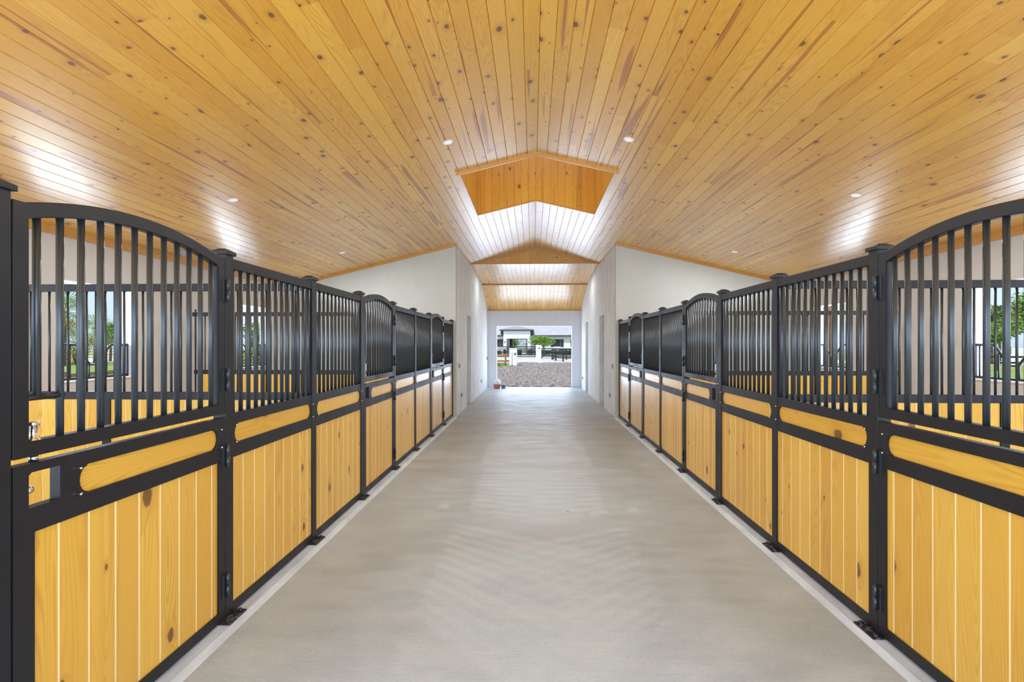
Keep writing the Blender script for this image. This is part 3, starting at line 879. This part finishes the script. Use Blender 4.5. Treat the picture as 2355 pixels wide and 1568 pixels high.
# churned yard in front of the end opening: real clods on a fine grid
b = MB(); rnd = random.Random(11)
nx, ny = 90, 150
X0, X1, Y0, Y1 = -7.0, 7.5, YE + .23, 50.2
def gp(i, j):
    r = random.Random(i * 1009 + j * 9176)
    a = r.random()
    return (X0 + (X1 - X0) * i / nx + (r.random() - .5) * .08, Y0 + (Y1 - Y0) * j / ny, GZ + (a * a * .11 - .02 if 0 < i < nx and 0 < j < ny else -.04) + .02 * math.sin(j * .55 + i * .05))
for j in range(ny):
    for i in range(nx):
        b.face([gp(i, j), gp(i + 1, j), gp(i + 1, j + 1), gp(i, j + 1)])
o = struct(b.build('ground_dirt', DIRT))
b = MB(); b.face([(-60, 50.2, GZ - .01), (60, 50.2, GZ - .01), (60, 54.5, GZ - .01), (1.6, 68.5, GZ - .01), (0.6, 90, GZ - .01), (-60, 90, GZ - .01)])
b.face([(-9, 90, GZ - .01), (12, 90, GZ - .01), (12, 122, GZ - .01), (-9, 122, GZ - .01)])
b.face([(1.3, 71, GZ - .01), (14, 66, GZ - .01), (14, 84, GZ - .01), (0.7, 84, GZ - .01)])
struct(b.build('road', ROAD))

b = MB(); b.box(-9, 9, YN - 10, YN - 1.0, GZ - .05, -.01); struct(b.build('bounce_apron', ROAD))  # unseen pale slab behind the camera, added to bounce sunlight onto the ceiling
LEAF = {}
def leafm(name, a, b_):
    m = NT(name); gi = m.n('ObjectInfo'); n = m.noise(m.obj(), 2.2, 3)
    m.l(m.mix(m.remap(n, .3, .7), a, b_), m.b.inputs['Base Color']); m.set(Roughness=.55, Specular_IOR_Level=.3)
    m.set(Transmission_Weight=0.0)
    return m.mat
LEAF['bright'] = leafm('leaf_bright', (.10, .21, .03), (.30, .44, .09))
LEAF['mid'] = leafm('leaf_mid', (.07, .15, .03), (.20, .33, .07))
LEAF['dark'] = leafm('leaf_dark', (.02, .045, .022), (.05, .095, .04))
LEAF['palm'] = leafm('leaf_palm', (.13, .24, .05), (.33, .44, .12))
LEAF['dry'] = leafm('leaf_dry', (.36, .25, .07), (.55, .42, .14))
BARK = ground_mat('bark', (.10, .075, .055), (.24, .19, .15), 6, None, 1, .5)

def leaf_cloud(mb, blobs, n, size, rnd):
    for _ in range(n):
        c, r = rnd.choice(blobs)
        while True:
            d = Vector((rnd.uniform(-1, 1), rnd.uniform(-1, 1), rnd.uniform(-1, 1)))
            if .25 < d.length < 1: break
        p = Vector(c) + Vector((d.x * r[0], d.y * r[1], d.z * r[2]))
        u = Vector((rnd.uniform(-1, 1), rnd.uniform(-1, 1), rnd.uniform(-.6, .6))).normalized()
        w = u.cross(Vector((rnd.uniform(-1, 1), rnd.uniform(-1, 1), rnd.uniform(-1, 1)))).normalized()
        L = size * rnd.uniform(.6, 1.3); W = L * .42
        mb.face([p - u * L * .5, p + w * W * .5, p + u * L * .5, p - w * W * .5])
def tree(x, y, h, r, mat, label, n=900, size=.3, group=None, trunk_r=.12, spread=1.0, seed=0, name='tree', low=.35):
    rnd = random.Random(seed * 77 + 5)
    root = empty(name, (x, y, GZ), label, 'tree', group)
    b = MB(); b.tube([(0, 0, -.1), (.05, .02, h * .3), (-.03, .04, h * .62)], trunk_r, 8, radii=[trunk_r * 1.2, trunk_r, trunk_r * .6])
    for k in range(4):
        a = k * 1.6 + seed
        b.tube([(0, .02, h * .36), (math.cos(a) * r * .35, math.sin(a) * r * .35, h * .58), (math.cos(a) * r * .6, math.sin(a) * r * .6, h * .72)], trunk_r * .4, 6, radii=[trunk_r * .5, trunk_r * .35, trunk_r * .2])
    b.build('trunk', BARK, root)
    blobs = []
    for k in range(11):
        a = rnd.uniform(0, 2 * PI); q = rnd.uniform(0, .68) * r
        blobs.append(((q * math.cos(a), q * math.sin(a), h * rnd.uniform(low + .15, .88)), (r * .42 * spread, r * .42 * spread, h * .13)))
    b = MB(); leaf_cloud(b, blobs, n, size, rnd); b.build('crown', mat, root, merge=False)
    return root
def palm(x, y, h, label, seed=0, fl=1.7, mat='palm', group='palms outside the stall windows'):
    rnd = random.Random(seed)
    root = empty('palm_tree', (x, y, GZ), label, 'palm tree', group)
    b = MB(); b.tube([(0, 0, -.1), (.06, 0, h * .5), (.02, .03, h)], .14, 10, radii=[.18, .14, .12]); b.build('trunk', BARK, root)
    def fronds(nf, el0, el1, m, nm):
        b = MB()
        for k in range(nf):
            a = rnd.uniform(0, 2 * PI); el = rnd.uniform(el0, el1); L = fl * rnd.uniform(.8, 1.15)
            d = Vector((math.cos(a) * math.cos(el), math.sin(a) * math.cos(el), math.sin(el)))
            side = Vector((-math.sin(a), math.cos(a), 0)); upv = side.cross(d) * -1
            st = Vector((.02, .03, h)) + d * L * .45
            b.tube([Vector((.02, .03, h)), st], .018, 5, caps=False)
            for j in range(13):
                t = (j - 6) / 6 * 1.9
                dd = (d * math.cos(t) + side * math.sin(t)).normalized()
                ln = L * .62 * (1 - .18 * abs(t))
                mid = st + dd * ln * .6; tip = st + dd * ln + Vector((0, 0, -.28 * ln))
                wv = dd.cross(upv).normalized() * .028
                b.face([st, mid - wv, tip, mid + wv])
        b.build(nm, LEAF[m], root, merge=False)
    fronds(30, -.5, 1.3, mat, 'fronds')
    fronds(9, -1.3, -.6, 'dry', 'dead_fronds')
    return root

# small bright tree, hedge, pillars, gate and fences
tree(1.55, 76, 3.65, 2.25, LEAF['bright'], 'spreading bright green tree in front of the white building', 3600, .24, trunk_r=.09, spread=1.1, seed=2, low=.38)
WHT = flat('white_stucco', (.84, .86, .87), .8)
BLK = flat('black_fence_paint', (.018, .019, .02), .6)
def pillar(x, y, w, h, label):
    root = empty('gate_pillar', (x, y, GZ), label, 'pillar', None, 'thing')
    b = MB(); b.box(-w / 2, w / 2, -w / 2, w / 2, 0, h); b.box(-w / 2 - .02, w / 2 + .02, -w / 2 - .02, w / 2 + .02, h - .06, h); b.build('pillar_shaft', WHT, root)
    return root
p = pillar(-1.66, 42.9, .62, 1.48, 'white square pillar with a dark keypad, standing at the edge of dirt')
b = MB(); b.box(.10, .22, -.345, -.31, .93, 1.08); b.build('keypad', DARK, p)
b = MB(); b.box(-.10, -.06, -.33, -.31, .05, 1.15); b.build('conduit', GREY, p)
b = MB(); b.box(-.16, .0, -.40, -.31, 0, .08); b.build('base_bracket', DARK, p)
p = pillar(.70, 65.6, .68, 1.72, 'white square pillar with a lantern beside the black slatted gate')
b = MB(); b.box(-.02, .10, -.40, -.345, 1.22, 1.42); b.build('lantern', DARK, p)

def slat_gate(x0, x1, y, label):
    root = empty('slatted_gate', ((x0 + x1) / 2, y, GZ), label, 'gate')
    O = root.location
    def bld(b, n): o = b.build(n, BLK, root, origin=O); o.location = (0, 0, 0)
    b = MB(); z0, z1 = .02, 1.42
    b.box(x0, x0 + .1, y - .03, y + .03, z0, z1); b.box(x1 - .1, x1, y - .03, y + .03, z0, z1); b.box(x0, x1, y - .03, y + .03, z1 - .1, z1); b.box(x0, x1, y - .03, y + .03, z0, z0 + .11); bld(b, 'gate_frame')
    b = MB()
    for z in (.28, .52, .72, .92, 1.12): b.box(x0 + .1, x1 - .1, y - .015, y + .015, z, z + .1)
    bld(b, 'slat')
slat_gate(-7.2, .30, 67.0, 'long black slatted driveway gate between the white pillars')

def fence(pts, label, rails=(.3, .62, .94, 1.2), h=1.3, step=2.0, mat=None, name='board_fence', rh=.13, cat='fence'):
    mat = mat or BLK
    root = empty(name, (*pts[0], GZ), label, cat)
    O = root.location
    def bld(b, n): o = b.build(n, mat, root, origin=O); o.location = (0, 0, 0)
    first = True
    for a, c in zip(pts, pts[1:]):
        a = Vector((*a, 0)); A0 = a if first else None; first = False; c = Vector((*c, 0)); d = (c - a); n = max(1, round(d.length / step)); t = d.normalized(); w = Vector((-t.y, t.x, 0))
        for k in range(1 if a is not A0 else 0, n + 1):
            p = a + d * k / n
            b = MB(); b.box(p.x - .075, p.x + .075, p.y - .075, p.y + .075, GZ - .05, GZ + h); bld(b, 'fence_post')
        for z in rails:
            b = MB(); q = w * .02
            A, B = a - w * .09, c - w * .09
            pr = [A - q, B - q, B + q, A + q]
            lo = [(v.x, v.y, GZ + z) for v in pr]; hi = [(v.x, v.y, GZ + z + rh) for v in pr]
            b.face(lo[::-1]); b.face(hi)
            for k in range(4): b.face([lo[k], lo[(k + 1) % 4], hi[(k + 1) % 4], hi[k]])
            bld(b, 'rail')
fence([(1.12, 67), (3.9, 61), (9, 61)], 'black board fence running away from the lantern pillar', step=3)
fence([(2.25, 61.5), (2.5, 57.6), (3.15, 54.7), (8.5, 54.4)], 'black board fence along the road verge in front of another one', step=2.8)
BRN = wood('brown_rail_wood', (.46, .24, .09), (.56, .32, .13), (.28, .13, .04), rough=.7, knots=.2)
fence([(-7.5, 44.1), (-2.36, 44.1), (-1.95, 44.3)], 'brown timber rail fence ending at the white keypad pillar', rails=(.30, .80), h=1.0, step=2.6, mat=BRN, rh=.15)
# hedge at the foot of the building
b = MB(); rnd = random.Random(9)
leaf_cloud(b, [((x * .9 + 1.0, 87.5, .45), (.8, .6, .42)) for x in range(0, 9)], 2600, .3, rnd)
o = b.build('hedge', LEAF['dark'], merge=False, loc=(0, 0, GZ)); tag(o, 'low dark hedge along the foot of the white building', 'hedge')
b = MB(); leaf_cloud(b, [((x * .9 - 6.5, 84.6, .45), (.7, .5, .4)) for x in (0, 1)] + [((-4.6, 84.6, .5), (.3, .4, .5)), ((-2.2, 84.6, .5), (.4, .4, .55)), ((-.4, 84.6, .5), (.6, .4, .6))], 1200, .3, rnd)
o = b.build('hedge', LEAF['dark'], merge=False, loc=(0, 0, GZ)); tag(o, 'broken dark hedge behind the black slatted gate', 'hedge')
b = MB(); leaf_cloud(b, [((-2.9, 41.5, .1), (.7, .8, .18)), ((-2.5, 42.0, .1), (.3, .4, .14)), ((-3.6, 42.6, .08), (.9, 1.1, .16))], 900, .2, rnd)
o = b.build('grass_tuft', LEAF['bright'], merge=False, loc=(0, 0, GZ)); tag(o, 'bright weedy grass patch under the brown timber fence', 'grass', kind='stuff')
b = MB(); b.face([(-7.5, 39.3, GZ + .005), (-2.0, 40.6, GZ + .005), (-1.98, 44.0, GZ + .005), (-2.3, 47.2, GZ + .005), (-7.5, 47.6, GZ + .005)])
o = struct(b.build('ground_verge', GRASS, loc=(0, 0, .06)))

# white building across the road
def building():
    Y = 90.0
    ROOFM = ground_mat('grey_shingles', (.36, .37, .40), (.45, .46, .49), 1.5, None, 1, .2)
    FAS = flat('dark_fascia', (.075, .06, .055), .5)
    SHUT = flat('dark_shutter', (.035, .036, .05), .45)
    root = empty('stable_building', (-2.6, Y, GZ), 'long white building with a porch and dark shutters across the road', 'building')
    O = root.location
    def bld(b, n, m, p=None): o = b.build(n, m, p or root, origin=O); o.location = (0, 0, 0); return o
    wins = [(-6.75, -5.75), (3.65, 4.72), (7.1, 8.2)]
    z0, z1, ze = 1.28, 2.56, 3.2
    b = MB()
    xs = [-12, -6.75, -5.75, -4.06, None, -1.2, 3.65, 4.72, 7.1, 8.2, 12]
    segs = [(-12, -6.75), (-5.75, -4.05), (-1.22, 3.65), (4.72, 7.1), (8.2, 12)]
    for a, c in segs: b.box(a, c, Y, Y + .3, 0 + GZ, ze)
    for a, c in wins: b.box(a, c, Y, Y + .3, GZ, z0); b.box(a, c, Y, Y + .3, z1, ze)
    b.box(-4.05, -1.22, Y, Y + .3, 2.72, ze)
    for a in (-4.35, -1.22): b.box(a, a + .3, Y + .3, Y + 12, GZ, ze)
    bld(b, 'front_wall', WHT)
    b = MB()
    for a, c in ((-12, -4.35), (-.92, 12)): b.box(a, c, Y + 4, Y + 4.2, GZ, ze)
    bld(b, 'back_wall', DARK)
    b = MB(); b.box(-4.05, -3.55, Y + .35, Y + .45, GZ, 2.7); b.box(-3.55, -1.22, Y + .35, Y + .45, 2.55, 2.72); bld(b, 'passage_frame', SHUT)
    b = MB(); b.face([(-12.5, Y - .6, ze + .05), (12.5, Y - .6, ze + .05), (12.5, Y + 6.5, ze + 2.9), (-12.5, Y + 6.5, ze + 2.9)]); bld(b, 'roof', ROOFM)
    b = MB(); b.box(-12.5, 12.5, Y - .62, Y - .55, ze - .16, ze + .06); b.box(-12.5, 12.5, Y - .55, Y, ze - .03, ze); bld(b, 'fascia', FAS)
    for a, c in wins:
        b = MB(); b.box(a, c, Y + .25, Y + .28, z0, z1); w = bld(b, 'window', DARK)
        b = MB(); m = (a + c) / 2
        b.tube([(a, Y + .1, z0 + .55), (m - .3, Y + .1, z0 + .5), (m, Y + .1, z0 + .1), (m + .3, Y + .1, z0 + .5), (c, Y + .1, z0 + .55)], .02, 6); bld(b, 'yoke_guard', flat('guard_grey', (.3, .3, .3), .5), w)
        for q in (a - .58, c + .02):
            b = MB(); b.box(q, q + .56, Y - .06, Y - .005, z0 - .02, z1); bld(b, 'shutter', SHUT)
    # porch standing forward of the wall
    yp = Y - 4
    b = MB()
    b.box(-4.90, -4.38, yp, yp + .4, GZ, 3.93); b.box(-.90, -.42, yp, yp + .4, GZ, 3.93); b.box(-4.38, -.90, yp, yp + .4, 2.62, 3.93)
    b.box(-4.90, -4.6, yp + .4, Y, GZ, 3.93); b.box(-.7, -.42, yp + .4, Y, GZ, 3.93)
    bld(b, 'porch_wall', WHT)
    b = MB(); b.box(-5.55, .16, yp - .35, yp - .2, 3.90, 4.12); b.box(-5.45, .06, yp - .2, Y, 3.93, 3.98); bld(b, 'porch_fascia', FAS)
    b = MB(); b.prism([(-5.55, 4.1), (.16, 4.1), (-2.7, 4.75)], 'y', yp - .3, Y + 5); bld(b, 'porch_roof', ROOFM)
    b = MB(); b.box(-5.35, -4.9, yp + .3, Y, 3.3, 3.93); b.box(-.42, .05, yp + .3, Y, 3.3, 3.93); bld(b, 'porch_soffit', SHUT)
    for x in (-4.66, -.66):
        b = MB(); b.box(x - .06, x + .06, yp - .1, yp, 1.9, 2.2); bld(b, 'lantern', DARK)
building()
for k, (x, y) in enumerate(((-9.5, 132), (-4.6, 125), (-.4, 132), (4.6, 125))):
    tree(x, y, 9 + k % 2, 3.2, LEAF['mid' if k % 2 else 'bright'], ['tall tree seen through the porch passage, at its yellowish edge', 'tall tree seen in the middle of the porch passage', 'tall tree seen through the porch passage beside a pale trunk', 'tall tree seen through the porch passage at its darker edge'][k], 1100, .5, 'trees behind the building', .25, seed=20 + k, low=-.05)

# outside the stall windows: palms, trees and fences
palm(-39.2, 41.8, 4.5, 'fan palm outside, seen at the window edge through the first door bars', 4, 2.3)
palm(-43.0, 49.3, 3.0, 'fan palm with dry skirt, mid window through the first door bars', 8, 2.5)
palm(-41.5, 45.3, 1.9, 'lower fan palm beside the dry skirted palm outside the window', 9, 2.0)
tree(-45.0, 53.5, 4.2, 2.3, LEAF['mid'], 'round green tree behind the fan palms outside the window', 2200, .3, seed=31, group='trees outside the stalls')
tree(-57, 71, 5.0, 3.6, LEAF['bright'], 'light green tree behind the white rail fence outside', 2200, .34, seed=32, group='trees outside the stalls')
tree(-14.2, 26.4, 3.1, 1.5, LEAF['bright'], 'leafy tree outside the window of the deeper stall, tub side', 2600, .2, seed=33, group='trees outside the stalls', low=.05)
WHF = flat('white_fence_paint', (.80, .81, .82), .6)
fence([(-62, 59), (-40, 61)], 'white rail fence beyond the palms outside the stall window', rails=(.35, .7, 1.0), h=1.2, step=2.4, mat=WHF)
fence([(-9.6, 8.2), (-10.4, 11.0), (-11.2, 14.5), (-11.8, 20)], 'low brown timber edging fence on the grass outside the stall window', rails=(.55, .985), h=1.15, step=3.4, mat=BRN, rh=.12)
tree(49.4, 57, 6.0, 2.6, LEAF['mid'], 'green tree outside, above the louvred white unit', 2600, .38, seed=41, group='trees outside the stalls')
tree(55.5, 60.5, 8.2, 3.6, LEAF['bright'], 'tall pale leafy tree at the grass edge outside, beyond the white screen', 2800, .42, seed=42, group='trees outside the stalls')
tree(44.3, 52.0, 4.0, 1.9, LEAF['bright'], 'small light tree by the window edge outside, two-doorway side', 2000, .32, seed=43, group='trees outside the stalls')
b = MB(); b.box(41.4, 47, 47.0, 47.08, GZ, 1.33); b.box(41.3, 41.42, 46.95, 47.1, GZ, 1.40)
tag(b.build('privacy_screen', WHF), 'plain white screen panel standing on the grass outside the window', 'screen')
u = empty('louvred_unit', (40.7, 46.3, GZ), 'louvred white unit standing on grass outside the stall window', 'air conditioner')
b = MB(); b.box(-.22, .22, -.25, .25, 0, 1.72); b.build('casing', WHF, u)
b = MB()
for k in range(8): b.box(-.18, .18, -.27, -.25, 1.05 + k * .075, .985 + k * .075)
b.build('louvre', GREY, u)
fence([(24, 36), (42, 38)], 'dark rail fence across the grass outside, two doorways side', rails=(.45, .85), h=1.1, step=2.6)
b = MB(); b.box(8.9, 9.06, 16.2, 16.36, GZ, 2.8); b.box(8.87, 9.09, 16.17, 16.39, 2.8, 2.84)
tag(b.build('timber_post', BRN), 'brown timber post outside, seen through the deeper stall window', 'post')

# ------------------------------------------------------------------ world, sun, lamps
W = bpy.data.worlds.new('sky'); S.world = W; W.use_nodes = True
wt = W.node_tree; wt.nodes.clear()
wo = wt.nodes.new('ShaderNodeOutputWorld'); bg = wt.nodes.new('ShaderNodeBackground'); sk = wt.nodes.new('ShaderNodeTexSky')
sk.sky_type = 'NISHITA'; sk.sun_disc = False; sk.sun_elevation = math.radians(58); sk.sun_rotation = math.radians(200); sk.altitude = 0; sk.air_density = 1; sk.dust_density = 1.2; sk.ozone_density = 1.5
# light cloud over the blue
tc = wt.nodes.new('ShaderNodeTexCoord'); nz = wt.nodes.new('ShaderNodeTexNoise'); nz.inputs['Scale'].default_value = 2.6; nz.inputs['Detail'].default_value = 6
mp = wt.nodes.new('ShaderNodeMapping'); mp.inputs['Scale'].default_value = (1, 1, 3.2)
wt.links.new(tc.outputs['Generated'], mp.inputs[0]); wt.links.new(mp.outputs[0], nz.inputs['Vector'])
mr = wt.nodes.new('ShaderNodeMapRange'); wt.links.new(nz.outputs[0], mr.inputs[0])
for i, q in enumerate((.5, .72, 0, .7)): mr.inputs[i + 1].default_value = q
mx = wt.nodes.new('ShaderNodeMix'); mx.data_type = 'RGBA'; wt.links.new(mr.outputs[0], mx.inputs[0]); mb_ = wt.nodes.new('ShaderNodeMix'); mb_.data_type = 'RGBA'; mb_.inputs[0].default_value = .6; wt.links.new(sk.outputs[0], mb_.inputs[6]); mb_.inputs[7].default_value = (3.1, 4.3, 6.0, 1); wt.links.new(mb_.outputs[2], mx.inputs[6]); mx.inputs[7].default_value = (6, 6.3, 6.8, 1)
wt.links.new(mx.outputs[2], bg.inputs[0]); bg.inputs[1].default_value = .2
wt.links.new(bg.outputs[0], wo.inputs[0])

def lamp(name, kind, energy, loc, rot=None, size=None, color=(1, 1, 1), aim=None):
    li = bpy.data.lights.new(name, kind); li.energy = energy; li.color = color
    if kind == 'AREA': li.shape = 'RECTANGLE'; li.size, li.size_y = size
    o = bpy.data.objects.new(name, li); COL.objects.link(o); o.location = loc
    if aim is not None: o.rotation_euler = Vector(aim).to_track_quat('-Z', 'Z').to_euler()
    return o
sun = lamp('sun', 'SUN', 3.7, (0, -20, 30), color=(1, .96, .90), aim=(.22, .52, -.95)); sun.data.angle = .02
DAY = (.76, .91, 1.14)
lamp('rear_daylight_fill', 'AREA', 330, (0, YN - .05, 1.7), size=(10.4, 2.6), color=(.80, .95, 1.16), aim=(0, 1, .30))  # added fill lamp at the unseen open end behind the camera
lamp('end_daylight_fill', 'AREA', 79, (0, YE + .3, 1.15), size=(2.7, 2.1), color=DAY, aim=(0, -1, .05))  # added fill lamp outside the end opening, also gives the ceiling its sheen
for s in (-1, 1):
    for w in WIN:
        lamp('window_daylight_fill', 'AREA', 27, (s * (XO + .23), (w[0] + w[1]) / 2, (WZ0 + WZ1) / 2), size=(1.1, 1.1), color=DAY, aim=(-s, 0, .0))  # added fill lamps boosting the daylight at each stall window
lamp('lantern_daylight_fill', 'AREA', 14, (0, (CY0 + CY1) / 2, 6.2), size=(2, 2), color=(1, .98, .94), aim=(0, .01, -1))  # added fill lamp in the unseen lantern, brightens the shaft below

# ------------------------------------------------------------------ camera
cam = bpy.data.cameras.new('camera'); co = bpy.data.objects.new('camera', cam); COL.objects.link(co)
cam.sensor_width = 36; cam.lens = 36 * 1193.0 / 2355
co.location = (-.061, 0, 1.6); co.rotation_euler = (PI / 2, 0, .03965)
cam.shift_y = (792.7 - 784) / 2355
cam.clip_end = 500
S.camera = co
S.view_settings.view_transform = 'Standard'; S.view_settings.look = 'None'; S.view_settings.gamma = 1; S.view_settings.exposure = 0
S.cycles.use_denoising = True
S.cycles.max_bounces = 10; S.cycles.diffuse_bounces = 6; S.cycles.glossy_bounces = 4
S.cycles.sample_clamp_indirect = 8
